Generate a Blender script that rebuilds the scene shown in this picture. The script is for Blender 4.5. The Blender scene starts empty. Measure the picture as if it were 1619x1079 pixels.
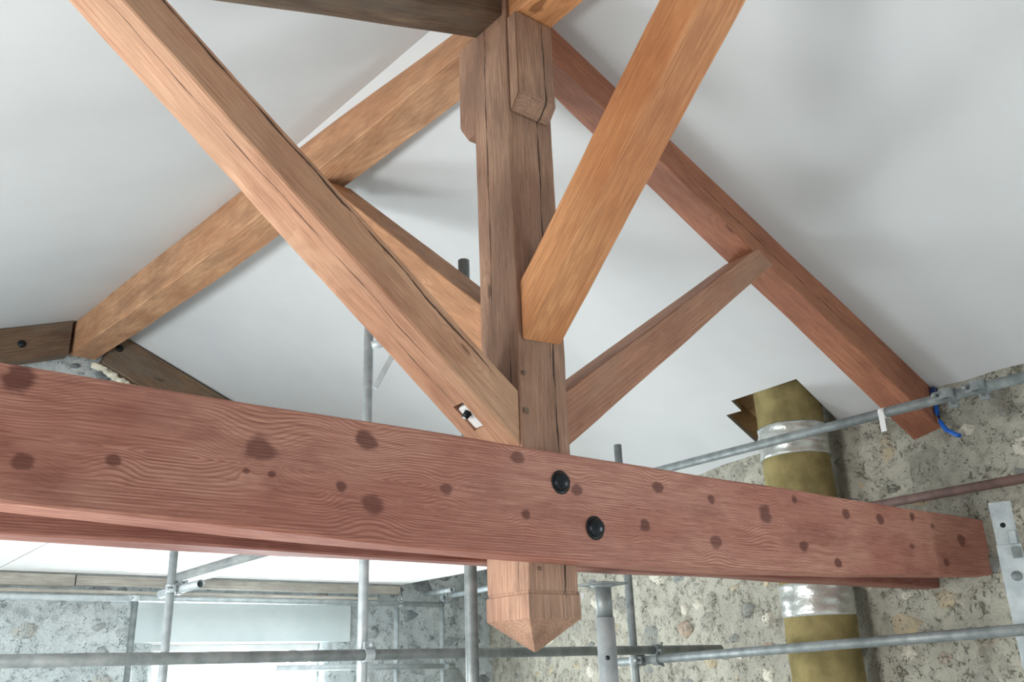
import bpy, bmesh, math, random
from mathutils import Vector, Matrix, noise
random.seed(7)
scene = bpy.context.scene
col = scene.collection

# ------------------------------------------------------------------ camera, world, lights, exposure
# world: X along the tie beams, Y along the ridge (away), Z up, king post at X=Y=0, metres
cd = bpy.data.cameras.new('camera'); cam = bpy.data.objects.new('camera', cd); col.objects.link(cam)
cd.sensor_width = 36; cd.lens = 31.797; cd.clip_start = 0.02
cam.matrix_world = Matrix(((0.78065728, -0.19142269, -0.59492148, -2.0313),
                           (-0.62392278, -0.2935207, -0.72426926, -2.4141),
                           (-0.0359802, 0.93659113, -0.34857205, 1.6),
                           (0, 0, 0, 1)))
scene.camera = cam
w = bpy.data.worlds.new('daylight'); scene.world = w; w.use_nodes = True
w.node_tree.nodes['Background'].inputs[0].default_value = (0.86, 0.94, 1.0, 1)
w.node_tree.nodes['Background'].inputs[1].default_value = 2.5

def window_light(name, loc, target, sx, sy, power, colour):
    ld = bpy.data.lights.new(name, 'AREA'); ld.shape = 'RECTANGLE'; ld.size = sx; ld.size_y = sy
    ld.energy = power; ld.color = colour
    o = bpy.data.objects.new(name, ld); col.objects.link(o); o.location = loc
    o.rotation_euler = (Vector(target) - Vector(loc)).to_track_quat('-Z', 'Y').to_euler()
    return o
window_light('gable_window_daylight', (1.22, 5.62, 1.38), (1.1, 2.0, 1.6), 1.7, 1.35, 420, (0.90, 0.97, 1.0))
window_light('side_window_daylight', (-4.45, 0.2, 1.35), (-0.5, 0.2, 0.9), 1.3, 1.3, 330, (0.98, 0.98, 0.97))
window_light('side_window_daylight', (-4.45, 3.2, 1.35), (-0.5, 3.0, 0.9), 1.3, 1.3, 190, (0.90, 0.97, 1.0))
window_light('right_window_daylight', (3.2, -3.2, 1.35), (0.0, -2.6, 1.1), 1.3, 1.3, 160, (0.86, 0.95, 1.0))

vs = scene.view_settings
scene.display_settings.display_device = 'sRGB'
vs.view_transform = 'Standard'; vs.look = 'None'; vs.gamma = 1.0; vs.use_curve_mapping = False
vs.exposure = -0.54

# ------------------------------------------------------------------ node helpers
def lin(c):
    return tuple(((v / 255) / 12.92 if v / 255 <= .04045 else ((v / 255 + .055) / 1.055) ** 2.4) for v in c) + (1.0,)

class E:
    def __init__(s, g, k): s.g = g; s.k = k
    def __add__(s, o): return s.g.m('ADD', s, o)
    __radd__ = __add__
    def __sub__(s, o): return s.g.m('SUBTRACT', s, o)
    def __rsub__(s, o): return s.g.m('SUBTRACT', o, s)
    def __mul__(s, o): return s.g.m('MULTIPLY', s, o)
    __rmul__ = __mul__
    def __truediv__(s, o): return s.g.m('DIVIDE', s, o)

class Graph:
    def __init__(s, name):
        s.mat = bpy.data.materials.new(name); s.mat.use_nodes = True
        s.t = s.mat.node_tree; s.b = s.t.nodes['Principled BSDF']
        s.tc = s.t.nodes.new('ShaderNodeTexCoord')
    def n(s, t): return s.t.nodes.new(t)
    def put(s, sock, v):
        if isinstance(v, E): s.t.links.new(v.k, sock)
        elif v is not None: sock.default_value = v
    def m(s, op, a, b=None, c=None, clamp=False):
        x = s.n('ShaderNodeMath'); x.operation = op; x.use_clamp = clamp
        for i, v in enumerate((a, b, c)):
            if v is not None: s.put(x.inputs[i], v)
        return E(s, x.outputs[0])
    def obj(s):
        x = s.n('ShaderNodeSeparateXYZ'); s.t.links.new(s.tc.outputs['Object'], x.inputs[0])
        return [E(s, o) for o in x.outputs]
    def rnd(s):
        x = s.n('ShaderNodeObjectInfo'); return E(s, x.outputs['Random'])
    def vec(s, x, y, z):
        v = s.n('ShaderNodeCombineXYZ')
        for i, a in enumerate((x, y, z)): s.put(v.inputs[i], a)
        return E(s, v.outputs[0])
    def noise(s, v, scale=1.0, detail=3.0, rough=.55, dist=0.0):
        x = s.n('ShaderNodeTexNoise'); s.put(x.inputs['Vector'], v)
        x.inputs['Scale'].default_value = scale; x.inputs['Detail'].default_value = detail
        x.inputs['Roughness'].default_value = rough; x.inputs['Distortion'].default_value = dist
        return E(s, x.outputs[0])
    def voro(s, v, scale=1.0, feature='F1'):
        x = s.n('ShaderNodeTexVoronoi'); x.feature = feature; s.put(x.inputs['Vector'], v)
        x.inputs['Scale'].default_value = scale
        return x
    def rng(s, v, a, b, c=0.0, d=1.0, smooth=True):
        x = s.n('ShaderNodeMapRange'); x.interpolation_type = 'SMOOTHSTEP' if smooth else 'LINEAR'
        s.put(x.inputs['Value'], v)
        for k, q in zip(('From Min', 'From Max', 'To Min', 'To Max'), (a, b, c, d)): x.inputs[k].default_value = q
        return E(s, x.outputs[0])
    def mix(s, f, a, b, mode='MIX'):
        x = s.n('ShaderNodeMix'); x.data_type = 'RGBA'; x.blend_type = mode
        s.put(x.inputs[0], f); s.put(x.inputs[6], a); s.put(x.inputs[7], b)
        return E(s, x.outputs[2])
    def ramp(s, f, stops):
        x = s.n('ShaderNodeValToRGB'); s.put(x.inputs[0], f)
        el = x.color_ramp.elements
        while len(el) < len(stops): el.new(.5)
        for e, (p, c) in zip(el, stops): e.position = p; e.color = c
        return E(s, x.outputs[0])
    def bump(s, h, strength, dist):
        x = s.n('ShaderNodeBump'); x.inputs['Strength'].default_value = strength; x.inputs['Distance'].default_value = dist
        s.put(x.inputs['Height'], h); s.t.links.new(x.outputs[0], s.b.inputs['Normal'])
    def out(s, colour, rough, metal=0.0, spec=None):
        s.put(s.b.inputs['Base Color'], colour); s.put(s.b.inputs['Roughness'], rough); s.put(s.b.inputs['Metallic'], metal)
        if spec is not None: s.b.inputs['Specular IOR Level'].default_value = spec
        return s.mat

def wood(name, light, mid, dark, freq=70.0, contrast=1.0, knots=None, cracks=(), warp=.030, grey=None, rand_knots=.62, seed=0.0, rough=.62):
    """Timber, grain along the object's local X. knots: (x,z,r); cracks: (axis,value,x0,x1,width)."""
    g = Graph(name); x, y, z = g.obj()
    ox = x + seed
    n1 = g.noise(g.vec(ox * .55, y * 6.0, z * 6.0), 1.0, 2.0) - .5
    n3 = g.noise(g.vec(ox * 17.0, y * 30.0, z * 30.0), 1.0, 3.0) - .5
    n2 = g.noise(g.vec(ox * 5.0, y * 24.0, z * 24.0), 1.0, 2.0) - .5
    fib = g.noise(g.vec(ox * 7.0, y * 190.0, z * 190.0), 1.0, 3.0)
    big = g.noise(g.vec(ox * 1.7, y * 4.0, z * 4.0), 1.0, 3.0)
    yy = y + .05; zz = z - .015
    r = g.m('SQRT', yy * yy * .8 + zz * zz)
    h = r + n1 * (warp * 2.6) + n2 * .0022
    kmask = None
    if knots:
        for (kx, kz, kr) in knots:
            dx = (x - kx) * .80; dz = z - kz
            d = g.m('SQRT', dx * dx + dz * dz)
            inf = g.rng(d, kr * .6, kr * 3.4, 1.0, 0.0)
            h = h + inf * (kr * .75)
            mk = g.rng(d + (n2 + n3) * (kr * .8), kr * .55, kr * .98, 1.0, 0.0) * (.80 + .20 * ((kx * 7.3 + kz * 31.7) % 1.0))
            kmask = mk if kmask is None else g.m('MAXIMUM', kmask, mk)
    else:
        v = g.voro(g.vec(ox * 1.9, y * 3.2, z * 6.0), 1.0)
        dist = E(g, v.outputs['Distance']); rc = g.n('ShaderNodeSeparateColor'); g.t.links.new(v.outputs['Color'], rc.inputs[0])
        on = g.m('GREATER_THAN', E(g, rc.outputs[0]), rand_knots)
        size = E(g, rc.outputs[1]) * .07 + .05
        q = dist / size
        h = h + g.rng(q, .5, 3.6, 1.0, 0.0) * on * .03
        kmask = g.rng(q + (n2 + n3) * 1.4, .50, 1.0, 1.0, 0.0) * on * .8
    ph = h * freq * 1.25
    fr = g.m('FRACT', ph)
    late = g.rng(fr, .25, .86, 0.0, 1.0) * g.rng(fr, .90, 1.0, 1.0, 0.0)
    c = g.mix(g.rng(big, .36, .64), light, mid)
    blot = g.noise(g.vec(ox * 3.1 + 4.0, y * 9.0, z * 9.0), 1.0, 4.0, .6)
    c = g.mix(g.rng(blot, .44, .74, 0.0, .55), c, dark)
    c = g.mix(late * (.70 * contrast) * g.rng(blot, .35, .62, 1.0, .30), c, dark)
    c = g.mix(g.rng(fib, .34, .74, 0.0, .52), c, dark)
    wear = g.noise(g.vec(ox * 13.0, y * 60.0, z * 60.0), 1.0, 4.0, .65)
    c = g.mix(g.rng(wear, .56, .74, 0.0, .38), c, light)
    c = g.mix(g.rng(wear, .24, .44, .40, 0.0), c, dark)
    if grey is not None:
        gm = g.noise(g.vec(ox * 2.3, y * 7.0, z * 7.0), 1.0, 4.0, .65)
        c = g.mix(g.rng(gm, .42, .70, 0.0, .55), c, grey)
    kd = tuple(dark[i] * .50 for i in range(3)) + (1,)
    c = g.mix(kmask * .82, c, kd)
    hgt = late * .3 + fib * .5
    cm = None
    for (ax, val, x0, x1, wd) in cracks:
        cc = {'y': y, 'z': z}[ax]
        wob = g.noise(g.vec(x * 2.2, val * 9.0 + .3, 0.0), 1.0, 5.0, .6) - .5
        d = g.m('ABSOLUTE', cc - val + wob * .045)
        ln = g.rng(x, x0, x0 + .25) * g.rng(x, x1 - .25, x1, 1.0, 0.0) * wd * g.rng(g.noise(g.vec(x * 9.0, val * 5.0, 1.0), 1.0, 3.0), .3, .7, .15, 1.0)
        mk = g.rng(d / (ln + .00005), .5, 1.1, 1.0, 0.0)
        cm = mk if cm is None else g.m('MAXIMUM', cm, mk)
    if cm is not None:
        c = g.mix(cm * .88, c, lin((38, 24, 18)))
        hgt = hgt - cm * 3.0
    g.bump(hgt + wear * .6, .6, .003)
    return g.out(c, g.rng(fib, 0.2, .8, rough - .08, rough + .10), spec=.35)

def plain(name, c1, c2, scale=8.0, rough=.6, metal=0.0, bump=0.0, bscale=60.0, spec=None):
    g = Graph(name); x, y, z = g.obj()
    P = g.vec(x, y, z)
    n = g.noise(P, scale, 4.0, .6)
    c = g.mix(g.rng(n, .3, .7), c1, c2)
    if bump: g.bump(g.noise(P, bscale, 4.0, .65), .5, bump)
    return g.out(c, g.rng(n, .2, .8, max(.05, rough - .08), rough + .08), metal, spec)

def mortar_mat(name, c1, c2, c3, pit, tint=None, smear=.5):
    """lime mortar; with a tint: a stone of that colour with the mortar smeared over it"""
    g = Graph(name); ge = g.n('ShaderNodeNewGeometry'); P = E(g, ge.outputs['Position'])
    n = g.noise(P, 1.7, 5.0, .6); n2 = g.noise(P, 11.0, 5.0, .7); n3 = g.noise(P, 38.0, 4.0, .7, 1.2); n4 = g.noise(P, 5.0, 3.0, .6)
    c = g.mix(g.rng(n, .35, .65), c1, c2)
    c = g.mix(g.rng(n2, .42, .68, 0.0, .8), c, c3)
    c = g.mix(g.rng(n4, .55, .75, 0.0, .55), c, pit)
    if tint is not None:
        c = g.mix(g.rng(n2 + n4 * .5, .55 + .2 * smear, .95, .95, .15), c, tint)
        c = g.mix(g.rng(n3, .45, .7, 0.0, .35), c, c3)
    pm = g.rng(n3 + n2 * .45, .80, .90, 0.0, .7)
    c = g.mix(pm, c, pit)
    g.bump(n2 * 1.8 + n3 * .7 - pm * 1.2, .85, .016)
    return g.out(c, .93, spec=.15)

M = {}
KN = [(-1.668,2.273,0.041),(-1.636,2.087,0.025),(-1.444,2.109,0.021),(-1.088,2.183,0.044),(-1.049,2.120,0.012),(-0.769,2.246,0.037),(-0.749,2.068,0.039),(-0.845,2.107,0.021),(-0.497,2.136,0.025),(-0.190,2.081,0.022),(-0.217,2.261,0.029),(0.035,2.181,0.026),(0.437,2.225,0.028),(0.736,2.048,0.033),(1.061,2.175,0.048),(1.274,2.257,0.022),(1.292,2.062,0.034),(1.657,2.226,0.029),(1.531,2.009,0.027),(1.939,2.227,0.030),(2.184,2.112,0.021),(2.237,2.256,0.028),(2.685,2.171,0.043),(2.486,2.052,0.028),(0.735,2.210,0.020),(-1.118,2.121,0.010),(0.353,2.087,0.027),(2.419,2.226,0.019)]
TIE0 = Vector((-3.9, -.161, 2.125))          # local origin of the near tie
M['tie'] = wood('red_pine', lin((198, 146, 126)), lin((182, 124, 106)), lin((122, 64, 54)), 100, .9,
                knots=[(a - TIE0.x, c - TIE0.z, r) for a, c, r in KN], warp=.020)
M['tie2'] = wood('red_pine_rear', lin((182, 130, 114)), lin((160, 108, 94)), lin((114, 66, 58)), 100, .7, seed=3.1)
M['king'] = wood('weathered_post', lin((190, 152, 126)), lin((164, 126, 104)), lin((106, 76, 60)), 80, .4,
                 cracks=[('z', .035, 1.1, 3.2, .0045), ('y', .035, .9, 3.3, .005), ('z', -.06, 0.05, 1.2, .004), ('y', .05, .03, 1.5, .006)],
                 grey=lin((128, 104, 90)), seed=5.0)
M['strut_l'] = wood('tan_timber', lin((212, 170, 138)), lin((192, 144, 114)), lin((138, 92, 68)), 70, .45,
                    cracks=[('z', .050, 0.1, 2.2, .006), ('y', .045, .25, 1.9, .003), ('y', -.02, .05, .6, .003)], grey=lin((176, 140, 112)), seed=9.0)
M['strut_r'] = wood('brown_timber', lin((196, 148, 118)), lin((176, 128, 104)), lin((124, 84, 66)), 64, .4, grey=lin((162, 130, 110)), seed=12.0)
M['orange'] = wood('orange_timber', lin((218, 158, 108)), lin((198, 132, 84)), lin((146, 88, 54)), 60, .45, seed=17.0, rand_knots=.5)
M['ridge'] = wood('honey_timber', lin((208, 164, 126)), lin((188, 140, 104)), lin((132, 90, 64)), 60, .45, grey=lin((134, 100, 74)), seed=21.0)
M['rafter'] = wood('red_brown_timber', lin((184, 126, 96)), lin((164, 108, 84)), lin((116, 70, 54)), 64, .45,
                   cracks=[('z', -.02, .8, 2.4, .004)], seed=25.0)
M['dark'] = wood('grey_brown_timber', lin((128, 104, 82)), lin((108, 86, 68)), lin((66, 50, 40)), 55, .6, grey=lin((112, 104, 92)), seed=29.0)
M['plank'] = wood('pale_plank', lin((188, 184, 174)), lin((166, 162, 154)), lin((116, 112, 106)), 60, .45, seed=33.0)
M['grey_plank'] = wood('grey_plank', lin((158, 162, 160)), lin((136, 140, 140)), lin((92, 96, 98)), 60, .4, seed=39.0)
M['rawboard'] = wood('chipboard', lin((186, 154, 112)), lin((160, 128, 92)), lin((110, 82, 56)), 60, .4, seed=36.0)
M['plaster'] = plain('white_plaster', lin((209, 212, 213)), lin((203, 206, 208)), 1.1, .85, spec=.2)
M['deck'] = plain('white_board', lin((240, 240, 238)), lin((232, 233, 232)), 1.5, .8, spec=.2)
M['galv'] = plain('galvanised_steel', lin((190, 198, 200)), lin((164, 174, 178)), 14.0, .5, .3, .0006, 90)
M['galv_dull'] = plain('dull_galvanised_steel', lin((140, 147, 147)), lin((110, 118, 118)), 12.0, .55, .35, .0006, 90)
M['rust'] = plain('rusty_steel', lin((122, 96, 90)), lin((96, 78, 74)), 10.0, .7, .3, .0008, 70)
M['black'] = plain('black_iron', lin((40, 46, 50)), lin((26, 30, 34)), 20.0, .35, .6)
M['white'] = plain('white_plastic', lin((238, 238, 236)), lin((228, 230, 230)), 5.0, .45)
M['blue'] = plain('blue_plastic', lin((20, 110, 205)), lin((16, 84, 180)), 9.0, .35)
M['navy'] = plain('navy_plastic', lin((28, 58, 120)), lin((24, 44, 92)), 9.0, .4)
M['foam'] = plain('pale_foam', lin((226, 222, 204)), lin((200, 196, 176)), 20.0, .85, 0, .004, 40)
M['wool'] = plain('mineral_wool', lin((146, 134, 92)), lin((116, 106, 72)), 7.0, .95, 0, .004, 120, .1)
M['film'] = plain('silver_film', lin((206, 210, 206)), lin((176, 180, 174)), 12.0, .22, .55, .006, 26)
LIME = (lin((184, 182, 168)), lin((164, 162, 150)), lin((148, 146, 134)), lin((104, 99, 86)))
GLARE_GREY = (lin((206, 214, 214)), lin((192, 202, 204)), lin((172, 182, 184)), lin((130, 138, 140)))  # gable wall greys: window glare painted in as a paler, cooler tone
M['mortar'] = mortar_mat('lime_mortar', *LIME)
M['mortar_glare'] = mortar_mat('glare_mortar', *GLARE_GREY)
M['cement'] = plain('cement_lintel', lin((206, 216, 218)), lin((194, 206, 208)), 2.0, .9)
M['screed'] = plain('floor_screed', lin((208, 208, 206)), lin((196, 196, 194)), 2.0, .85)
M['render'] = plain('wall_render', lin((206, 204, 198)), lin((190, 188, 182)), 2.0, .9)
STONES = [mortar_mat(n_ + '_stone', *LIME, tint=lin(c_), smear=k_) for n_, c_, k_ in
          (('grey', (158, 156, 146), .4), ('blue_grey', (134, 138, 136), .5), ('tan', (190, 174, 144), .3), ('pale', (216, 211, 196), .8), ('dark', (106, 104, 96), .5), ('pink', (178, 156, 138), .4))]
STONES += [mortar_mat('cool_' + n_ + '_stone', *GLARE_GREY, tint=lin(c_), smear=k_) for n_, c_, k_ in
           (('grey', (160, 166, 166), .4), ('blue', (140, 150, 154), .5), ('buff', (182, 180, 170), .3), ('pale', (210, 214, 212), .7), ('dark', (112, 118, 120), .4), ('pink', (186, 176, 168), .4))]  # gable stones, mixed with the glare-lightened mortar colours
gl = bpy.data.materials.new('window_glass'); gl.use_nodes = True
nt = gl.node_tree; nt.nodes.clear()
o_ = nt.nodes.new('ShaderNodeOutputMaterial'); mx = nt.nodes.new('ShaderNodeMixShader'); tr = nt.nodes.new('ShaderNodeBsdfTransparent'); gy = nt.nodes.new('ShaderNodeBsdfGlossy')
gy.inputs['Roughness'].default_value = .03; mx.inputs[0].default_value = .06
nt.links.new(tr.outputs[0], mx.inputs[1]); nt.links.new(gy.outputs[0], mx.inputs[2]); nt.links.new(mx.outputs[0], o_.inputs[0])
M['glass'] = gl

# ------------------------------------------------------------------ object helpers
def tag(o, label, cat, group=None):
    o['label'] = label; o['category'] = cat
    if group: o['group'] = group
    return o
def link(name, me, mat, parent=None, mw=None):
    o = bpy.data.objects.new(name, me); col.objects.link(o)
    if mat and not me.materials: me.materials.append(mat)
    if mw is not None: o.matrix_world = mw
    if parent is not None:
        o.parent = parent
        o.matrix_parent_inverse = parent.matrix_world.inverted()
    return o
def from_bm(name, bm, mat, parent=None, mw=None, smooth=False):
    bmesh.ops.recalc_face_normals(bm, faces=bm.faces)
    me = bpy.data.meshes.new(name)
    if smooth:
        for f in bm.faces: f.smooth = True
    bm.to_mesh(me); bm.free()
    return link(name, me, mat, parent, mw)
def empty(name, loc):
    o = bpy.data.objects.new(name, None); col.objects.link(o); o.empty_display_size = .1
    o.matrix_world = Matrix.Translation(loc); return o
def structure(o): o['kind'] = 'structure'; return o
def boxm(lo, hi, bevel=0.0, bm=None):
    bm = bm or bmesh.new()
    c = [(a + b) / 2 for a, b in zip(lo, hi)]; s = [b - a for a, b in zip(lo, hi)]
    r = bmesh.ops.create_cube(bm, size=1.0, matrix=Matrix.Translation(c) @ Matrix.Diagonal((*s, 1)))
    if bevel:
        es = list({e for v in r['verts'] for e in v.link_edges})
        bmesh.ops.bevel(bm, geom=es, offset=bevel, segments=1, affect='EDGES')
    return bm
def prism(poly, axis, a, b, bm=None):
    """extrude a 2-D outline along one axis ('x': outline in (y,z); 'y': in (x,z); 'z': in (x,y))"""
    bm = bm or bmesh.new()
    put = {'x': lambda p, t: (t, p[0], p[1]), 'y': lambda p, t: (p[0], t, p[1]), 'z': lambda p, t: (p[0], p[1], t)}[axis]
    v0 = [bm.verts.new(put(p, a)) for p in poly]; v1 = [bm.verts.new(put(p, b)) for p in poly]
    bm.faces.new(v0); bm.faces.new(v1)
    for i in range(len(poly)):
        j = (i + 1) % len(poly); bm.faces.new((v0[i], v0[j], v1[j], v1[i]))
    return bm
def frame_of(A, B, hint=Vector((0, 0, 1))):
    X = (B - A).normalized()
    if abs(X.dot(hint)) > .98: hint = Vector((0, 1, 0))
    Y = hint.cross(X).normalized(); Z = X.cross(Y)
    m = Matrix((X, Y, Z)).transposed().to_4x4(); m.translation = A
    return m
def beam_mesh(S, T, n=22, wob=.004, bev=.008, sag=0.0, mw=None, seed=0):
    """hewn timber between the end outlines S and T (4 points each: near-bottom, far-bottom, far-top, near-top)"""
    S = [Vector(p) for p in S]; T = [Vector(p) for p in T]
    if mw is None: mw = frame_of(sum(S, Vector()) / 4, sum(T, Vector()) / 4)
    inv = mw.inverted(); bm = bmesh.new(); rings = []
    for i in range(n + 1):
        t = i / n; cs = []
        for k in range(4):
            p = S[k].lerp(T[k], t)
            q = Vector((seed * 3.1 + k * 17.0, t * (S[k] - T[k]).length * 1.6, seed))
            fade = min(1.0, t * 12, (1 - t) * 12)
            p = p + Vector(noise.noise_vector(q)) * wob * fade
            if k < 2 and sag: p = p + Vector((0, 0, -sag * math.sin(math.pi * t)))
            cs.append(p)
        ring = []
        for k in range(4):
            b = bev * (.6 + .8 * abs(noise.noise(Vector((seed + k * 9.0, t * 9.0, 2.0)))))
            p, a, c = cs[k], cs[k - 1], cs[(k + 1) % 4]
            ring.append(bm.verts.new(inv @ (p + (a - p).normalized() * b)))
            ring.append(bm.verts.new(inv @ (p + (c - p).normalized() * b)))
        rings.append(ring)
    for i in range(n):
        for k in range(8):
            j = (k + 1) % 8
            bm.faces.new((rings[i][k], rings[i][j], rings[i + 1][j], rings[i + 1][k]))
    bm.faces.new(rings[0]); bm.faces.new(rings[-1])
    return bm, mw
def beam(name, S, T, mat, label=None, cat='beam', group=None, parent=None, **kw):
    bm, mw = beam_mesh(S, T, **kw)
    o = from_bm(name, bm, mat, parent, mw)
    if label: tag(o, label, cat, group)
    return o
def tube_bm(A, B, r=.0242, seg=18, wall=.004, bm=None, world=True):
    """open steel tube, hollow"""
    A = Vector(A); B = Vector(B); m = frame_of(A, B); L = (B - A).length
    bm = bm or bmesh.new(); rings = []
    for (x, rr) in ((0, r - wall), (0, r), (L, r), (L, r - wall)):
        ring = []
        for k in range(seg):
            a = 2 * math.pi * k / seg
            p = Vector((x, math.cos(a) * rr, math.sin(a) * rr))
            ring.append(bm.verts.new(m @ p if world else p))
        rings.append(ring)
    rings.append(rings[0])
    for i in range(4):
        for k in range(seg):
            j = (k + 1) % seg
            f = bm.faces.new((rings[i][k], rings[i][j], rings[i + 1][j], rings[i + 1][k])); f.smooth = i in (1, 3)
    return bm, m
def tube(name, A, B, mat, label=None, cat='scaffold tube', group=None, r=.0242, parent=None):
    bm, m = tube_bm(A, B, r, world=False)
    o = from_bm(name, bm, mat, parent, m)
    if label: tag(o, label, cat, group)
    return o
def curve_bm(pts, r, seg=8, bm=None):
    pts = [Vector(p) for p in pts]; bm = bm or bmesh.new(); rings = []
    for i, p in enumerate(pts):
        d = (pts[min(i + 1, len(pts) - 1)] - pts[max(i - 1, 0)]).normalized()
        m = frame_of(Vector((0, 0, 0)), d)
        rings.append([bm.verts.new(p + (m @ Vector((0, math.cos(a) * r, math.sin(a) * r)))) for a in [2 * math.pi * k / seg for k in range(seg)]])
    for i in range(len(rings) - 1):
        for k in range(seg):
            j = (k + 1) % seg
            f = bm.faces.new((rings[i][k], rings[i][j], rings[i + 1][j], rings[i + 1][k])); f.smooth = True
    bm.faces.new(rings[0]); bm.faces.new(rings[-1])
    return bm
def lathe(profile, A, D, seg=20, bm=None):
    """profile (axial, radius) turned about direction D from A"""
    m = frame_of(Vector(A), Vector(A) + Vector(D)); bm = bm or bmesh.new(); rings = []
    for x, r in profile:
        rings.append([bm.verts.new(m @ Vector((x, math.cos(2 * math.pi * k / seg) * max(r, 1e-4), math.sin(2 * math.pi * k / seg) * max(r, 1e-4)))) for k in range(seg)])
    for i in range(len(rings) - 1):
        for k in range(seg):
            j = (k + 1) % seg
            f = bm.faces.new((rings[i][k], rings[i][j], rings[i + 1][j], rings[i + 1][k])); f.smooth = True
    bm.faces.new(rings[0]); bm.faces.new(rings[-1])
    return bm

# ------------------------------------------------------------------ the shell
def ceilR(x, y): return 4.296 + .0124 * y - .417 * x
def ceilL(x, y): return 4.40 + .0405 * y + .35 * x
def ridgeX(y): return (-.104 - .0281 * y) / .767
WX = [(-6, 2.93), (-.6, 2.95), (-.1, 2.97), (.25, 3.03), (.57, 3.04), (1.25, 3.16), (2.0, 3.27), (5.6, 3.89)]
def wallX(y):
    for (a, xa), (b, xb) in zip(WX, WX[1:]):
        if y <= b: return xa + (xb - xa) * (y - a) / (b - a)
    return WX[-1][1]
Y0, Y1, XL, GY = -4.6, 5.6, -4.2, 5.25

# floor
structure(from_bm('floor', boxm((XL - .4, Y0, -.1), (4.3, Y1, 0)), M['screed']))

# ceiling slopes (plaster on boards), the right one with the hole cut for the flue
def slope(name, outer, hole, f, th=.03):
    bm = bmesh.new(); es = []
    for loop in (outer, hole):
        if not loop: continue
        vv = [bm.verts.new((x, y, f(x, y))) for x, y in loop]
        es += [bm.edges.new((vv[i], vv[(i + 1) % len(vv)])) for i in range(len(vv))]
    r = bmesh.ops.triangle_fill(bm, edges=es, use_beauty=True)
    fs = [g_ for g_ in r['geom'] if isinstance(g_, bmesh.types.BMFace)]
    ex = bmesh.ops.extrude_face_region(bm, geom=fs)
    for v in ex['geom']:
        if isinstance(v, bmesh.types.BMVert): v.co.z += th
    return structure(from_bm(name, bm, M['plaster']))
HOLE = [(2.590, .530), (2.612, 1.04), (2.725, 1.053), (2.727, 1.179), (3.054, 1.208), (3.30, 1.21), (3.30, .565), (3.035, .565)]
slope('ceiling', [(ridgeX(Y0), Y0), (4.2, Y0), (4.2, Y1), (ridgeX(Y1), Y1)], HOLE, ceilR)
slope('ceiling', [(XL - .3, Y0), (ridgeX(Y0), Y0), (ridgeX(Y1), Y1), (XL - .3, Y1)], None, ceilL)
# boards lining the cut hole and the roof deck closing the void above it
lining = empty('hole_lining', (2.8, .8, 3.2)); structure(lining)
def lin_board(p, q, h=.20):
    (x0, y0), (x1, y1) = p, q; n_ = Vector((y1 - y0, x0 - x1, 0)).normalized() * .012
    bm = bmesh.new(); lo = []; hi = []
    for (x, y) in ((x0, y0), (x1, y1), (x1 - n_.x, y1 - n_.y), (x0 - n_.x, y0 - n_.y)):
        zc = ceilR(x, y); lo.append(bm.verts.new((x, y, zc + .006))); hi.append(bm.verts.new((x, y, zc + h)))
    bm.faces.new(lo); bm.faces.new(hi)
    for i in range(4): bm.faces.new((lo[i], lo[(i + 1) % 4], hi[(i + 1) % 4], hi[i]))
    from_bm('board', bm, M['rawboard'], lining)
for i in range(len(HOLE)): lin_board(HOLE[i], HOLE[(i + 1) % len(HOLE)])
bm = bmesh.new()
vv = [bm.verts.new((x, y, ceilR(x, y) + .20)) for x, y in ((2.4, .3), (3.5, .3), (3.5, 1.4), (2.4, 1.4))]; bm.faces.new(vv)
ex = bmesh.ops.extrude_face_region(bm, geom=bm.faces[:])
for v in ex['geom']:
    if isinstance(v, bmesh.types.BMVert): v.co.z += .03
from_bm('roof_board', bm, M['rawboard'], lining)

# right wall: rough mortar surface with stones bedded in it
def wall_relief(p): return .016 * noise.fractal(p * 3.2, 1.0, 2.0, 4) + .010 * noise.noise(p * 1.1)
bm = bmesh.new(); NY, NZ = 180, 70; zt = 3.35; YR = -2.5
grid = []
for i in range(NY + 1):
    y = YR + (Y1 - YR) * i / NY
    row = []
    for j in range(NZ + 1):
        z = zt * j / NZ
        x = wallX(y) - wall_relief(Vector((0, y, z)))
        row.append(bm.verts.new((x, y, z)))
    grid.append(row)
for i in range(NY):
    for j in range(NZ): 
        f = bm.faces.new((grid[i][j], grid[i + 1][j], grid[i + 1][j + 1], grid[i][j + 1])); f.smooth = True
back = [[bm.verts.new((4.3, YR + (Y1 - YR) * i / NY, z)) for z in (0, zt)] for i in (0, NY)]
bm.faces.new([back[0][0], back[1][0], back[1][1], back[0][1]])
bm.faces.new([g_[NZ] for g_ in grid] + [back[1][1], back[0][1]])
wall_right = structure(from_bm('wall_right', bm, M['mortar']))

def stone_variant(k):
    rd = random.Random(100 + k); bm = bmesh.new(); n = rd.choice((5, 6, 6, 7)); o = []; i_ = []; asp = rd.uniform(.5, .95)
    for a in range(n):
        t = 2 * math.pi * (a + rd.uniform(-.3, .3)) / n; r = rd.uniform(.75, 1.15)
        u, v = math.cos(t) * r, math.sin(t) * r * asp
        o.append(bm.verts.new((u * .5, v * .5, -.16)))
        s = rd.uniform(.72, .86); i_.append(bm.verts.new((u * .5 * s, v * .5 * s, rd.uniform(.10, .16))))
    c = bm.verts.new((rd.uniform(-.08, .08), rd.uniform(-.06, .06), rd.uniform(.13, .20)))
    for a in range(n):
        b = (a + 1) % n
        bm.faces.new((o[a], o[b], i_[b], i_[a])).smooth = True; f = bm.faces.new((i_[a], i_[b], c)); f.smooth = True
    bmesh.ops.recalc_face_normals(bm, faces=bm.faces)
    me = bpy.data.meshes.new('stone'); bm.to_mesh(me); bm.free(); return me
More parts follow.
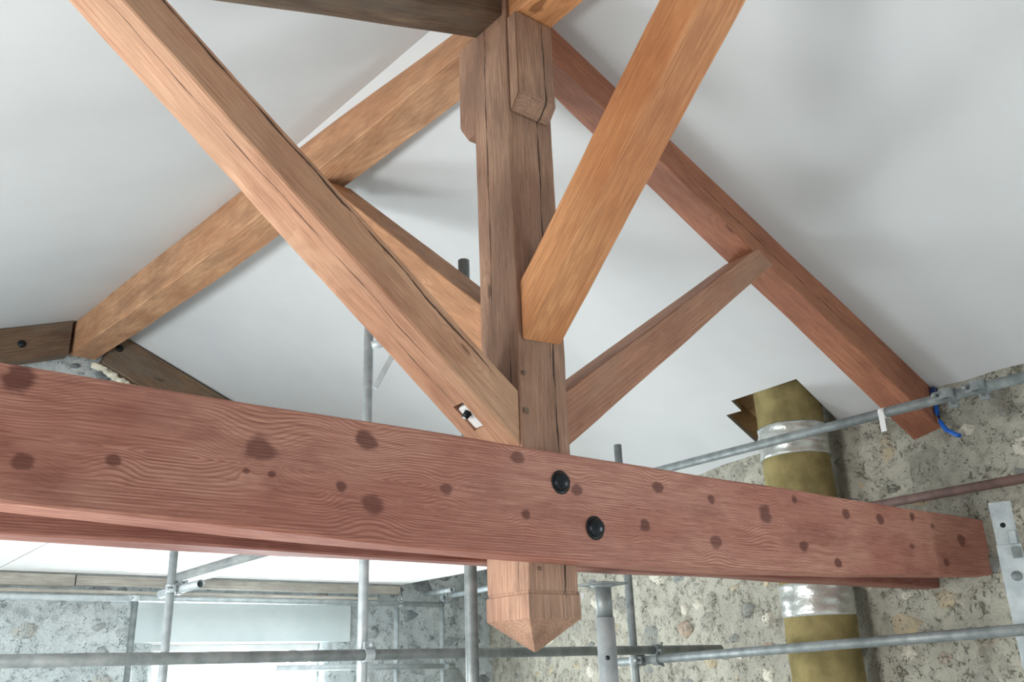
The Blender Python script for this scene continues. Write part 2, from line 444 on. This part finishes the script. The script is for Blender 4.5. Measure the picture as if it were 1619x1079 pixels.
SV = [[stone_variant(k + 20 * m) for k in range(7)] for m in range(len(STONES))]
for m, row in enumerate(SV):
    for me in row: me.materials.append(STONES[m])
def put_stone(parent, P, normal, along, size, m, k, tilt=0.0, depth=.05, sink=.0):
    Z = Vector(normal); X = Vector(along); X = (X - Z * X.dot(Z)).normalized(); Yv = Z.cross(X)
    R = Matrix((X, Yv, Z)).transposed().to_4x4() @ Matrix.Rotation(tilt, 4, 'Z')
    mw = Matrix.Translation(Vector(P) - Z * sink) @ R @ Matrix.Diagonal((size, size, min(size, .17) * depth / .05, 1))
    return link('stone', SV[m][k % 7], None, parent, mw)
def scatter(parent, place, u0, u1, v0, v1, count, smin, smax, weights, seed, ok=lambda u, v, s: True, off=0):
    rd = random.Random(seed); done = []
    tries = 0
    while len(done) < count and tries < count * 60:
        tries += 1
        u = rd.uniform(u0, u1); v = rd.uniform(v0, v1); s = rd.uniform(smin, smax) * (1 if rd.random() < .8 else 1.35)
        if not ok(u, v, s): continue
        if any(abs(u - a) < (s + c) * .44 and abs(v - b) < (s + c) * .31 for a, b, c in done): continue
        done.append((u, v, s)); P, nrm, al = place(u, v)
        put_stone(parent, P, nrm, al, s, off + rd.choices(range(6), weights)[0], rd.randrange(7), rd.uniform(-.35, .35), depth=.030, sink=rd.uniform(.002, .012))
special = [(2.19, 2.02, .13, 3, 2, .1), (1.38, 1.90, .14, 3, 4, .5), (-.22, 2.78, .15, 3, 5, .2), (1.55, 1.97, .2, 1, 3, .1), (2.2, 1.88, .22, 5, 1, 0.0), (-.05, 2.88, .16, 2, 1, 0.), (-.45, 2.95, .14, 4, 2, .2)]
def placeR(u, v):
    x = wallX(u) - wall_relief(Vector((0, u, v))); return (x, u, v), (-1, 0.12, 0), (0, -1, 0)
for (u, v, s, m, k, t) in special:
    P, nr, al = placeR(u, v); put_stone(wall_right, P, nr, al, s, m, k, t)
def okR(u, v, s):
    return all(abs(u - a) > (s + c) * .5 or abs(v - b) > (s + c) * .4 for a, b, c, *_ in special) and v < ceilR(wallX(u), u) - s * .3
scatter(wall_right, placeR, -1.3, 5.0, 1.05, 3.0, 240, .10, .27, (32, 18, 22, 12, 8, 8), 3, okR)

# gable wall with a window opening
gx0, gx1 = XL - .4, 4.2
WO = (.46, 1.98, .75, 1.95)           # opening x0 x1 z0 z1
bm = bmesh.new()
def grel(x, z): return .014 * noise.fractal(Vector((x, 7.0, z)) * 3.0, 1.0, 2.0, 4)
us = sorted(set([gx0 + (gx1 - gx0) * i / 90 for i in range(91)] + [WO[0], WO[1]])); vs_ = sorted(set([4.7 * j / 60 for j in range(61)] + [WO[2], WO[3]]))
gv = {}
for x in us:
    for z in vs_:
        edge = (x in WO[:2] and WO[2] <= z <= WO[3]) or (z in WO[2:] and WO[0] <= x <= WO[1])
        top = min(ceilL(x, GY), ceilR(x, GY)) + .02
        gv[x, z] = bm.verts.new((x, GY - (0 if edge else grel(x, z)), min(z, top)))
for a, b in zip(us, us[1:]):
    for c, d in zip(vs_, vs_[1:]):
        if a >= WO[0] - 1e-6 and b <= WO[1] + 1e-6 and c >= WO[2] - 1e-6 and d <= WO[3] + 1e-6: continue
        f = bm.faces.new((gv[a, c], gv[b, c], gv[b, d], gv[a, d])); f.smooth = True
bnd = [e for e in bm.edges if e.is_boundary]
ex = bmesh.ops.extrude_edge_only(bm, edges=bnd)
for v in ex['geom']:
    if isinstance(v, bmesh.types.BMVert): v.co.y = GY + .32
wall_far = structure(from_bm('wall_far', bm, M['mortar_glare']))
def placeG(u, v): return (u, GY - grel(u, v), v), (0, -1, 0), (1, 0, 0)
def okG(u, v, s):
    if WO[0] - .15 - s * .5 < u < WO[1] + .2 + s * .5 and v < 2.28 + s * .3: return False
    return v < min(ceilL(u, GY), ceilR(u, GY)) - .28
scatter(wall_far, placeG, -1.3, 3.75, 1.3, 2.75, 105, .11, .27, (34, 24, 10, 18, 10, 4), 11, okG, 6)
for (u, v, s, m, k, t) in [(-.16, 4.08, .16, 10, 1, .2), (-.38, 4.12, .10, 10, 4, .0), (.10, 3.98, .14, 7, 2, -.4)]:
    P, nr, al = placeG(u, v); put_stone(wall_far, P, nr, al, s, m, k, t)
# smooth cement lintel over the window
from_bm('lintel', boxm((.30, GY - .022, 1.955), (2.22, GY + .1, 2.27), .006), M['cement'], wall_far)
# window
win = empty('window_1', (1.22, GY + .16, .75)); structure(win)
fy0, fy1 = GY + .13, GY + .19
for lo, hi in [((.46, fy0, 1.895), (1.98, fy1, 1.95)), ((.46, fy0, .75), (1.98, fy1, .82)), ((.46, fy0, .82), (.53, fy1, 1.895)), ((1.91, fy0, .82), (1.98, fy1, 1.895)), ((1.70, fy0, .82), (1.77, fy1, 1.895))]:
    from_bm('window_frame', boxm(lo, hi, .005), M['white'], win)
for lo, hi in [((.53, GY + .155, .82), (1.70, GY + .161, 1.895)), ((1.77, GY + .155, .82), (1.91, GY + .161, 1.895))]:
    from_bm('pane', boxm(lo, hi), M['glass'], win)

# left wall with two window openings
wl = bmesh.new()
segs = [(Y0, -.5), (.9, 2.5), (3.9, Y1)]
for a, b in segs: boxm((XL - .4, a, 0), (XL, b, 3.25), 0, wl)
for a, b in [(-.5, .9), (2.5, 3.9)]:
    boxm((XL - .4, a, 0), (XL, b, .65), 0, wl); boxm((XL - .4, a, 2.05), (XL, b, 3.25), 0, wl)
structure(from_bm('wall_left', wl, M['render']))

structure(from_bm('wall_near', boxm((XL - .4, Y0 - .3, 0), (4.3, Y0, 4.8)), M['render']))
rw = bmesh.new()
for a, b, c, d in [(Y0, -3.9, 0, 3.35), (-3.9, -2.5, 0, .65), (-3.9, -2.5, 2.05, 3.35)]: boxm((2.95, a, c), (4.3, b, d), 0, rw)
structure(from_bm('wall_right', rw, M['mortar']))

# ------------------------------------------------------------------ roof timbers
def zbox(x0, x1, y0, y1, za0, za1, zb0, zb1): 
    """beam along X: outlines at x0 and x1 with (bottom, top) heights"""
    return [(x0, y0, za0), (x0, y1, za0), (x0, y1, za1), (x0, y0, za1)], [(x1, y0, zb0), (x1, y1, zb0), (x1, y1, zb1), (x1, y0, zb1)]

# near tie beam
S, T = [(-3.9, -.21, 2.147), (-3.9, -.112, 2.139), (-3.9, -.112, 2.31), (-3.9, -.21, 2.31)], [(3.06, -.21, 2.015), (3.06, -.112, 2.010), (3.06, -.112, 2.295), (3.06, -.21, 2.295)]
mw = Matrix.Translation(TIE0)
tie = beam('tie_beam', S, T, M['tie'], 'red pine tie beam with dark knots and two black bolt heads', 'beam', n=60, wob=.007, bev=.008, sag=.126, mw=mw, seed=1)
for (bx_, bz) in [(-.037, 2.199), (.108, 2.059)]:
    b = from_bm('bolt_head', lathe([(0, .033), (.004, .033), (.012, .031), (.022, .024), (.028, .012), (.029, .0)], (bx_, -.210, bz), (0, -1, 0)), M['black'], tie)
    b['label'] = 'black domed bolt head'
    from_bm('washer', lathe([(-.003, .040), (.0025, .040), (.003, .030)], (bx_, -.2105, bz), (0, -1, 0)), M['black'], b)
S, T = zbox(-3.9, 3.02, .112, .215, 1.972, 2.28, 1.975, 2.27)
beam('tie_beam', S, T, M['tie2'], 'darker red tie beam running behind the bolted one', 'beam', n=50, wob=.006, bev=.008, seed=2)

# king post: shaft, pointed pendant, two corbel blocks
king = empty('king_post', (0, 0, 1.68)); tag(king, 'weathered vertical king post with a pointed lower end hanging below the tie beams', 'post')
mk = frame_of(Vector((0, 0, 1.68)), Vector((0, 0, 4.3)))
h = .11
ring = lambda z, a=h: [(-a, -a, z), (a, -a, z), (a, a, z), (-a, a, z)]
bm, m_ = beam_mesh(ring(1.862), ring(4.34), n=30, wob=.005, bev=.006, mw=mk, seed=4)
shaft = from_bm('shaft', bm, M['king'], king, mk)
bm = bmesh.new(); inv = mk.inverted()
prof = [(1.862, h - .004), (1.852, h - .004), (1.850, h + .002), (1.775, h + .002), (1.676, .004)]
rg = []
for z, a in prof: rg.append([bm.verts.new(inv @ Vector(p)) for p in ring(z, a)])
for i in range(len(rg) - 1):
    for k in range(4): bm.faces.new((rg[i][k], rg[i][(k + 1) % 4], rg[i + 1][(k + 1) % 4], rg[i + 1][k]))
bm.faces.new(rg[0]); bm.faces.new(rg[-1])
pend = from_bm('pendant', bm, M['king'], king, mk); pend['label'] = 'pointed pyramid end of the post'
from_bm('peg', boxm((.112, -.115, 1.838), (.128, -.095, 1.862), .003), M['white'], king)
for px_, pz_, ps_ in [(-.088, 2.462, .010), (-.092, 2.60, .007), (-.06, 1.93, .006)]:
    p_ = from_bm('peg', boxm((px_ - ps_, -.1165, pz_ - ps_), (px_ + ps_, -.1095, pz_ + ps_), .002), M['dark'], king); p_['label'] = 'dark wooden peg end'
def corbel(poly, x0, x1):
    bm = prism(poly, 'x', x0, x1); bmesh.ops.bevel(bm, geom=bm.edges[:], offset=.006, segments=2, affect='EDGES')
    c = from_bm('corbel', bm, None, king); 
    # grain upright
    me = c.data; me.transform(mk.inverted()); c.matrix_world = mk; me.materials.append(M['king']); return c
corbel([(-.112, 4.125), (-.172, 4.125), (-.172, 3.735), (-.128, 3.682), (-.112, 3.675)], -.106, .088)
corbel([(.112, 4.19), (.245, 4.19), (.245, 3.79), (.185, 3.70), (.112, 3.70)], -.09, .09)

# principal rafters
def rafter_outline(x, yn, yf, nb, fb, top): return [(x, yn, nb), (x, yf, fb), (x, yf, top(x, yf)), (x, yn, top(x, yn))]
beam('principal_rafter', rafter_outline(.112, -.09, .09, 4.074, 4.137, lambda x, y: ceilR(x, y) + .01), rafter_outline(3.0, -.09, .09, 2.82, 2.80, lambda x, y: ceilR(x, y) + .01),
     M['rafter'], 'reddish brown sloping rafter running down to the stone wall behind the flue', 'rafter', n=40, wob=.006, bev=.007, seed=5)
lb = lambda x: 4.134 + .326 * (x + .167)
beam('principal_rafter', rafter_outline(-.112, -.09, .09, lb(-.112), lb(-.112), lambda x, y: ceilL(x, y) + .01), rafter_outline(-4.19, -.09, .09, lb(-4.19) - .05, lb(-4.19) - .05, lambda x, y: ceilL(x, y) + .01),
     M['dark'], 'dark grey-brown rafter meeting the top of the king post', 'rafter', n=40, wob=.006, bev=.007, seed=6)
# struts in the truss plane
S = [(-.112, -.10, 2.339), (-.112, .10, 2.326), (-.112, .10, 2.536), (-.112, -.10, 2.536)]
T = [(-1.718, -.10, 3.622), (-1.722, .10, 3.620), (-1.575, .10, 3.668), (-1.575, -.10, 3.668)]
strut = beam('strut', S, T, M['strut_l'], 'tan timber strut with a white filled mortise near its foot', 'beam', n=34, wob=.005, bev=.008, seed=7)
beam('strut', [(.112, -.093, 2.362), (.112, .11, 2.362), (.112, .11, 2.565), (.112, -.093, 2.565)],
     [(1.562, -.093, 3.464), (1.562, .11, 3.45), (1.445, .11, 3.51), (1.445, -.093, 3.522)],
     M['strut_r'], 'brown timber strut rising from the king post to the reddish rafter', 'beam', n=26, wob=.005, bev=.007, seed=8)
# braces along the ridge
beam('ridge_brace', [(-.09, -.112, 2.727), (.09, -.112, 2.74), (.09, -.112, 2.955), (-.09, -.112, 2.955)],
     [(-.09, -1.64, 4.12), (.09, -1.64, 4.12), (.09, -1.36, 4.13), (-.09, -1.36, 4.13)],
     M['orange'], 'bright orange timber brace slanting up from the king post', 'beam', n=30, wob=.004, bev=.007, seed=9)
beam('ridge_brace', [(-.08, .112, 2.70), (.10, .112, 2.70), (.10, .112, 2.925), (-.08, .112, 2.925)],
     [(-.12, 1.66, 4.10), (.06, 1.66, 4.10), (.06, 1.46, 4.125), (-.12, 1.46, 4.125)],
     M['ridge'], 'pinkish timber brace behind the tan strut, rising to the far ridge beam', 'beam', n=26, wob=.004, bev=.007, seed=10)
# ridge beams
beam('ridge_beam', [(-.06, .112, 4.20), (.15, .112, 4.20), (.15, .112, ceilR(.15, .1) + .03), (-.06, .112, ceilL(-.06, .1) + .004)],
     [(-.456, 5.20, 4.185), (-.24, 5.20, 4.185), (-.24, 5.20, 4.42), (-.456, 5.20, ceilL(-.456, 5.2) + .004)],
     M['ridge'], 'honey brown ridge beam running from the king post to the far gable', 'beam', n=40, wob=.006, bev=.007, sag=.06, seed=11)
beam('ridge_beam', [(-.09, -.112, 4.130), (.09, -.112, 4.130), (.09, -.112, 4.34), (-.09, -.112, 4.34)],
     [(-.09, -4.4, 4.130), (.09, -4.4, 4.130), (.09, -4.4, 4.36), (-.09, -4.4, 4.36)],
     M['orange'], 'short stretch of ridge beam resting on the corbel block of the king post', 'beam', n=30, wob=.004, bev=.007, seed=12)
# gable rafters
def gable_rafter(poly, label, bolt, seed):
    P = [Vector((x, 0, z)) for x, z in poly]
    mw = frame_of(Vector((poly[0][0], 5.12, poly[0][1])), Vector((poly[1][0], 5.12, poly[1][1])))
    bm = prism(poly, 'y', 5.06, 5.20); bmesh.ops.bevel(bm, geom=bm.edges[:], offset=.005, segments=1, affect='EDGES')
    bm.transform(mw.inverted()); o = from_bm('gable_rafter', bm, M['dark'], None, mw); tag(o, label, 'rafter')
    b = from_bm('bolt_head', lathe([(0, .030), (.008, .030), (.018, .020), (.02, 0)], (bolt[0], 5.06, bolt[1]), (0, -1, 0), 14), M['black'], o)
gable_rafter([(-.225, 4.125), (3.15, 2.715), (3.15, 2.983), (-.115, 4.40)], 'dark gable rafter dropping behind the red tie beam, foam along its edge', (-.10, 4.27), 1)
gable_rafter([(-.475, 4.150), (-4.1, 2.86), (-4.1, 3.13), (-.475, 4.438)], 'dark gable rafter with a bolt, cut square against the side of the ridge beam', (-.82, 4.165), 2)
bm = bmesh.new(); rd = random.Random(4)
for i in range(16):
    t = i / 15; c = Vector((-.255 + .31 * t, 5.10 + rd.uniform(-.015, .015), 4.112 - .135 * t + rd.uniform(-.012, .008)))
    bmesh.ops.create_icosphere(bm, subdivisions=2, radius=rd.uniform(.020, .036) * (1.1 - .35 * t), matrix=Matrix.Translation(c) @ Matrix.Diagonal((1.3, .8, .9, 1)))
for v in bm.verts: v.co += Vector(noise.noise_vector(v.co * 30)) * .014
tag(from_bm('filler_foam', bm, M['foam'], smooth=True), 'crumbly pale filler foam under the gable rafter', 'foam')

# mortise in the tan strut
def cut(o, bmc, mwc):
    me = bpy.data.meshes.new('cut'); bmesh.ops.recalc_face_normals(bmc, faces=bmc.faces); bmc.to_mesh(me); bmc.free()
    c = bpy.data.objects.new('cut', me); col.objects.link(c); c.matrix_world = mwc
    md = o.modifiers.new('b', 'BOOLEAN'); md.operation = 'DIFFERENCE'; md.solver = 'EXACT'; md.object = c
    bpy.context.view_layer.update()
    new = bpy.data.meshes.new_from_object(o.evaluated_get(bpy.context.evaluated_depsgraph_get()))
    o.modifiers.clear(); o.data = new; bpy.data.objects.remove(c)
ux = Vector((.78, 0, -.625)).normalized(); uy = Vector((0, 1, 0)); uz = ux.cross(uy)       # along the strut, across it, into it
pm = Matrix((ux, uy, uz)).transposed().to_4x4(); pm.translation = Vector((-.247, .004, 2.2496 + .8 * .247))
cut(strut, boxm((-.058, -.027, -.05), (.058, .027, .05)), pm)
bm = boxm((-.040, -.0255, .001), (.0565, .0265, .050), .004); pl_ = from_bm('mortise_filler', bm, M['white'], strut, pm); pl_['label'] = 'white filler plug in the mortise'
from_bm('stud', lathe([(-.020, .0), (-.020, .012), (-.004, .013), (.004, .016)], (-.012, -.004, 0), (0, 0, 1), 14), M['black'], pl_, pm)

# ------------------------------------------------------------------ white boarded deck in front of the gable
DZ = 2.45; xs = [-1.9, -.75, .53, 1.75, 2.65]
labels = ['white deck board at the end of the deck away from the stone wall', 'white deck board between the dark seam and the timber joist',
          'white deck board between the timber joist and the outermost board', 'white deck board at the stone wall end of the deck']
for i in range(4):
    o = from_bm('deck_board', boxm((xs[i] + .009, 3.42, DZ), (xs[i + 1] - .009, 5.13, DZ + .03), .002), M['deck'])
    tag(o, labels[i], 'board', 'white deck boards')
def jbeam(name, lo, hi, mat, label, cat='joist', along='y', seed=0):
    if along == 'y':
        S = [(lo[0], lo[1], lo[2]), (hi[0], lo[1], lo[2]), (hi[0], lo[1], hi[2]), (lo[0], lo[1], hi[2])]; T = [(a, hi[1], c) for a, b, c in S]
    else:
        S = [(lo[0], lo[1], lo[2]), (lo[0], hi[1], lo[2]), (lo[0], hi[1], hi[2]), (lo[0], lo[1], hi[2])]; T = [(hi[0], b, c) for a, b, c in S]
    return beam(name, S, T, mat, label, cat, n=14, wob=.003, bev=.003, seed=seed)
jbeam('deck_joist', (.46, 2.9, 2.385), (.60, 5.02, 2.447), M['grey_plank'], 'grey timber joist under the white deck boards', seed=31)
jbeam('edge_plank', (-1.9, 5.03, 2.352), (-.22, 5.10, 2.438), M['plank'], 'pale edge plank under the deck, ending at the dark butt joint', 'plank', 'x', 32)
jbeam('edge_plank', (-.21, 5.03, 2.362), (2.62, 5.09, 2.435), M['plank'], 'long pale edge plank under the deck in front of the window wall', 'plank', 'x', 33)
jbeam('batten', (-1.2, 4.985, 2.300), (2.35, 5.022, 2.326), M['plank'], 'thin batten lying just above the gable ledger tube', 'plank', 'x', 34)

# ------------------------------------------------------------------ scaffold
tube('scaffold_tube', (.155, 1.405, 0), (.155, 1.405, 3.36), M['galv'], 'upright scaffold tube with a diagonal bracket behind the tan strut')
tube('scaffold_tube', (.170, .575, 0), (.163, .580, 3.375), M['galv_dull'], 'upright scaffold tube whose open top shows beside the king post', r=.0255)
tube('scaffold_tube', (-.185, 3.03, 0), (-.185, 3.03, 2.50), M['galv'], 'upright scaffold tube under the timber deck joist')
tube('scaffold_tube', (3.10, 5.05, 0), (3.10, 5.05, 2.46), M['galv'], 'upright scaffold tube with the cluster of couplers at the wall corner')
tube('scaffold_tube', (2.60, 5.06, 0), (2.60, 5.06, 2.31), M['galv'], 'thin upright scaffold tube between window and wall corner')
tube('scaffold_tube', (.20, 4.93, 0), (.20, 4.93, 2.295), M['galv_dull'], 'upright scaffold tube standing beside the window opening, a coupler at its top')
tube('scaffold_tube', (1.992, 1.48, 0), (1.992, 1.48, 2.945), M['galv_dull'], 'upright scaffold tube with open top in front of the stone wall')
tube('scaffold_tube', (2.048, -1.6, 2.735), (2.048, 1.62, 2.735), M['galv_dull'], 'upper ledger tube crossing the wrapped flue along the stone wall')
tube('scaffold_tube', (2.60, -1.6, 2.415), (2.60, .42, 2.402), M['rust'], 'rusty brown ledger tube passing over the tie beam ends')
tube('scaffold_tube', (2.048, -1.5, 1.724), (2.048, 1.66, 1.662), M['galv_dull'], 'paint spattered lower ledger tube crossing the flue')
tube('scaffold_tube', (-2.6, 1.355, 1.718), (2.62, 1.355, 1.718), M['galv_dull'], 'long ledger tube passing behind the pointed post end')
tube('scaffold_tube', (-3.0, 4.995, 2.262), (3.06, 4.995, 2.274), M['galv'], 'ledger tube under the deck along the window wall')
tube('scaffold_tube', (1.4, 5.0, 1.74), (3.2, 5.0, 1.722), M['galv'], 'low ledger tube between the window and the wall corner')
tube('scaffold_tube', (-.132, 2.70, 2.150), (-.132, 3.35, 2.150), M['galv'], 'short stub of tube with open end clamped under the deck')
tube('scaffold_tube', (3.05, 4.80, 2.345), (3.05, 3.7, 2.365), M['galv'], 'bright short transom tube beside the stone wall corner')
tube('scaffold_tube', (2.98, 4.70, 2.385), (2.98, 5.15, 2.385), M['galv'], 'stub of tube with open end at the coupler cluster')

def coupler(P, axis_a, axis_b, mat, label):
    """right-angle coupler: two clamp rings, a joining block and a bolt with nut"""
    P = Vector(P); a = Vector(axis_a); b = Vector(axis_b); o_ = a.cross(b).normalized()
    e = empty('scaffold_coupler', P); tag(e, label, 'coupler', 'scaffold couplers')
    for ax, s in ((a, 1), (b, -1)):
        c = P + o_ * s * .026
        bm = bmesh.new(); m = frame_of(c - ax * .022, c + ax * .022); rings = []
        for (x, r) in ((0, .0246), (0, .031), (.044, .031), (.044, .0246)):
            rings.append([bm.verts.new(m @ Vector((x, math.cos(2 * math.pi * k / 16) * r, math.sin(2 * math.pi * k / 16) * r))) for k in range(16)])
        for i in range(4):
            for k in range(16): bm.faces.new((rings[i][k], rings[i][(k + 1) % 16], rings[(i + 1) % 4][(k + 1) % 16], rings[(i + 1) % 4][k]))
        from_bm('clamp_ring', bm, mat, e)
        side = ax.cross(o_).normalized()
        p0 = c + side * .030 - o_ * s * .01
        from_bm('bolt', lathe([(-.035, .006), (.038, .006), (.038, .011), (.050, .011), (.050, .0)], p0 + side * .012, o_ * s, 8), mat, e)
        from_bm('flap', boxm((0, 0, 0), (1, 1, 1)), mat, e, Matrix.Translation(p0 - ax * .02) @ Matrix((ax * .04, side * .026, o_ * s * .014)).transposed().to_4x4())
X_, Y_, Z_ = (1, 0, 0), (0, 1, 0), (0, 0, 1)
coupler((.155, 1.380, 1.718), Z_, X_, M['galv'], 'coupler clamping the long ledger to the bracketed upright')
coupler((2.020, 1.48, 1.666), Z_, Y_, M['galv_dull'], 'coupler on the open-topped upright before the stone wall')
coupler((2.048, 1.355, 1.692), X_, Y_, M['galv_dull'], 'coupler where the two low ledgers cross before the stone wall')
coupler((3.10, 5.022, 2.274), Z_, X_, M['galv'], 'coupler on the ledger end at the wall corner')
coupler((3.04, 4.93, 2.36), X_, Y_, M['galv'], 'topmost coupler of the cluster at the wall corner')
coupler((3.10, 5.025, 1.722), Z_, X_, M['galv'], 'coupler low on the corner upright')
coupler((-.158, 3.03, 2.150), Z_, Y_, M['galv'], 'coupler holding the short stub under the deck')
coupler((.20, 4.962, 2.266), (0, 0, -1), X_, M['galv'], 'coupler at the top of the upright beside the window opening')
coupler((2.60, 5.028, 2.273), Z_, X_, M['galv'], 'coupler on top of the thin upright')
# two couplers and a sleeve side by side on the upper ledger
for yy_, lb_ in ((-.60, 'rough coupler on the upper ledger, nearer the flue'), (-.74, 'rough coupler on the upper ledger, nearer the end post')):
    coupler((2.022, yy_, 2.735), Y_, Z_, M['galv_dull'], lb_)
# diagonal bracket on the upright
br = empty('tube_bracket', (.16, 1.40, 3.1)); tag(br, 'small diagonal steel bracket on the bracketed upright', 'bracket')
from_bm('arm', curve_bm([(.150, 1.365, 3.205), (.185, 1.345, 3.215), (.225, 1.32, 3.245), (.29, 1.28, 3.30)], .021, 12), M['galv'], br)
from_bm('stay', boxm((0, -.004, -.014), (.30, .004, .014), .002), M['galv'], br, frame_of(Vector((.175, 1.372, 2.985)), Vector((.275, 1.315, 3.215))))

# adjustable prop under the rear tie beam
prop = empty('adjustable_prop', (.312, -.02, 0)); 
PX, PY = .485, .158
prop.matrix_world = Matrix.Translation((PX, PY, 0)); tag(prop, 'galvanised adjustable prop with a flat head plate below the tie beams', 'prop')
from_bm('head_plate', boxm((PX - .070, PY - .070, 1.918), (PX + .070, PY + .070, 1.926), .002), M['galv_dull'], prop)
bm = lathe([(0, .0), (0, .052), (.010, .030), (.012, .0)], (PX, PY, 1.918), (0, 0, -1), 12); from_bm('head_gusset', bm, M['galv_dull'], prop)
bm, _ = tube_bm((PX, PY, 1.80), (PX, PY, 1.912), .031); from_bm('inner_tube', bm, M['galv_dull'], prop)
bm, _ = tube_bm((PX, PY, .02), (PX, PY, 1.80), .036); ot = from_bm('outer_tube', bm, M['galv'], prop)
dirc = (Vector((-2.03, -2.41, 0)) - Vector((PX, PY, 0))).normalized()
for zc in (1.655, 1.53, 1.40):
    from_bm('pin_hole', lathe([(0, .0085), (.0012, .0085), (.0013, .0)], (PX + dirc.x * .0355, PY + dirc.y * .0355, zc), dirc, 14), M['black'], ot)
from_bm('base_plate', boxm((PX - .07, PY - .07, .001), (PX + .07, PY + .07, .02), .002), M['galv_dull'], prop)

# perforated steel post at the tie beam end
CX, CY = 2.49, -.515
post = empty('steel_post', (CX, CY, 0)); tag(post, 'upright perforated steel channel post in front of the tie beam end', 'post')
pv = Vector((-2.03 - CX, -2.41 - CY, 0)).normalized(); ps = Vector((-pv.y, pv.x, 0))
pmx = Matrix((ps, -pv, Vector((0, 0, 1)))).transposed().to_4x4(); pmx.translation = Vector((CX, CY, 0))
from_bm('web', boxm((-.045, -.003, 0), (.045, .003, 2.30), .001), M['galv'], post, pmx)
for s in (-1, 1): from_bm('flange', boxm((s * .045 - .003, -.003, 0), (s * .045 + .003, .05, 2.30 - (.0 if s > 0 else 0)), .001), M['galv'], post, pmx)
from_bm('splice_plate', boxm((-.052, -.010, 1.55), (.052, -.0035, 2.10), .001), M['galv'], post, pmx)
def disc(nm, x, z, r, mat, t=.003, y=-.0035): from_bm(nm, lathe([(0, r), (t, r), (t + .0005, 0)], (x, y, z), (0, -1, 0), 16), mat, post, pmx)
disc('bolt_hole', -.005, 2.19, .012, M['black'], .0006)
disc('bolt_head', .004, 1.955, .022, M['galv_dull'], .012, -.010)
from_bm('lug', boxm((.008, -.022, 2.10), (.040, -.003, 2.16), .002), M['galv'], post, pmx)
from_bm('lug', boxm((.008, -.024, 2.035), (.044, -.010, 2.085), .002), M['galv_dull'], post, pmx)

# ------------------------------------------------------------------ insulated flue
DX, DY, DR = 2.803, .752, .203
flue = empty('flue_pipe', (DX, DY, 0)); tag(flue, 'khaki wool-wrapped flue pipe going up through the ceiling hole', 'flue')
bm = bmesh.new(); prof = []
for i in range(41):
    z = 3.345 * i / 40; prof.append((z, DR))
bm = lathe([(0, DR)] + prof[1:] , (DX, DY, 0.0), (0, 0, 1), 36)
for v in bm.verts:
    d = Vector((v.co.x - DX, v.co.y - DY, 0))
    if d.length > .01: v.co += d.normalized() * (.006 * noise.noise(v.co * 6))
ins = from_bm('insulation', bm, M['wool'], flue)
def film(z0, z1):
    prof = []; n = 12
    for i in range(n + 1):
        prof.append((z1 * i / n + z0 * (1 - i / n), DR + .008))
    bm = lathe([(z0, DR + .002)] + prof + [(z1, DR + .002)], (DX, DY, 0), (0, 0, 1), 48)
    for v in bm.verts:
        d = Vector((v.co.x - DX, v.co.y - DY, 0))
        if d.length > .05: v.co += d.normalized() * (.010 * noise.noise(Vector((v.co.x * 9, v.co.y * 9, v.co.z * 34))))
    o = from_bm('plastic_film', bm, M['film'], flue); o['label'] = 'crinkled silvery film band'
film(2.80, 2.995); film(1.865, 2.05)

# ------------------------------------------------------------------ small things
bp = [(2.93, -.108, 2.95), (2.925, -.109, 2.90), (2.915, -.122, 2.845), (2.90, -.15, 2.795), (2.89, -.20, 2.755), (2.885, -.225, 2.742)]
tag(from_bm('blue_pipe', curve_bm(bp, .0125, 10), M['blue']), 'bright blue plastic pipe curling out of the stone wall', 'pipe')
tag(from_bm('pipe_clip', boxm((2.918, -.128, 2.965), (2.955, -.088, 3.055), .008), M['navy']), 'navy plastic clip at the foot of the reddish rafter', 'clip')
tp = empty('tape_strip', (2.02, .0, 2.72)); tag(tp, 'white tape scrap hanging from the upper ledger tube', 'tape')
bm, _ = tube_bm((2.048, -.275, 2.735), (2.048, -.245, 2.735), .0262, wall=.0012); from_bm('tape_wrap', bm, M['white'], tp)
from_bm('tape_tail', boxm((2.020, -.275, 2.640), (2.023, -.247, 2.735), .0005), M['white'], tp)
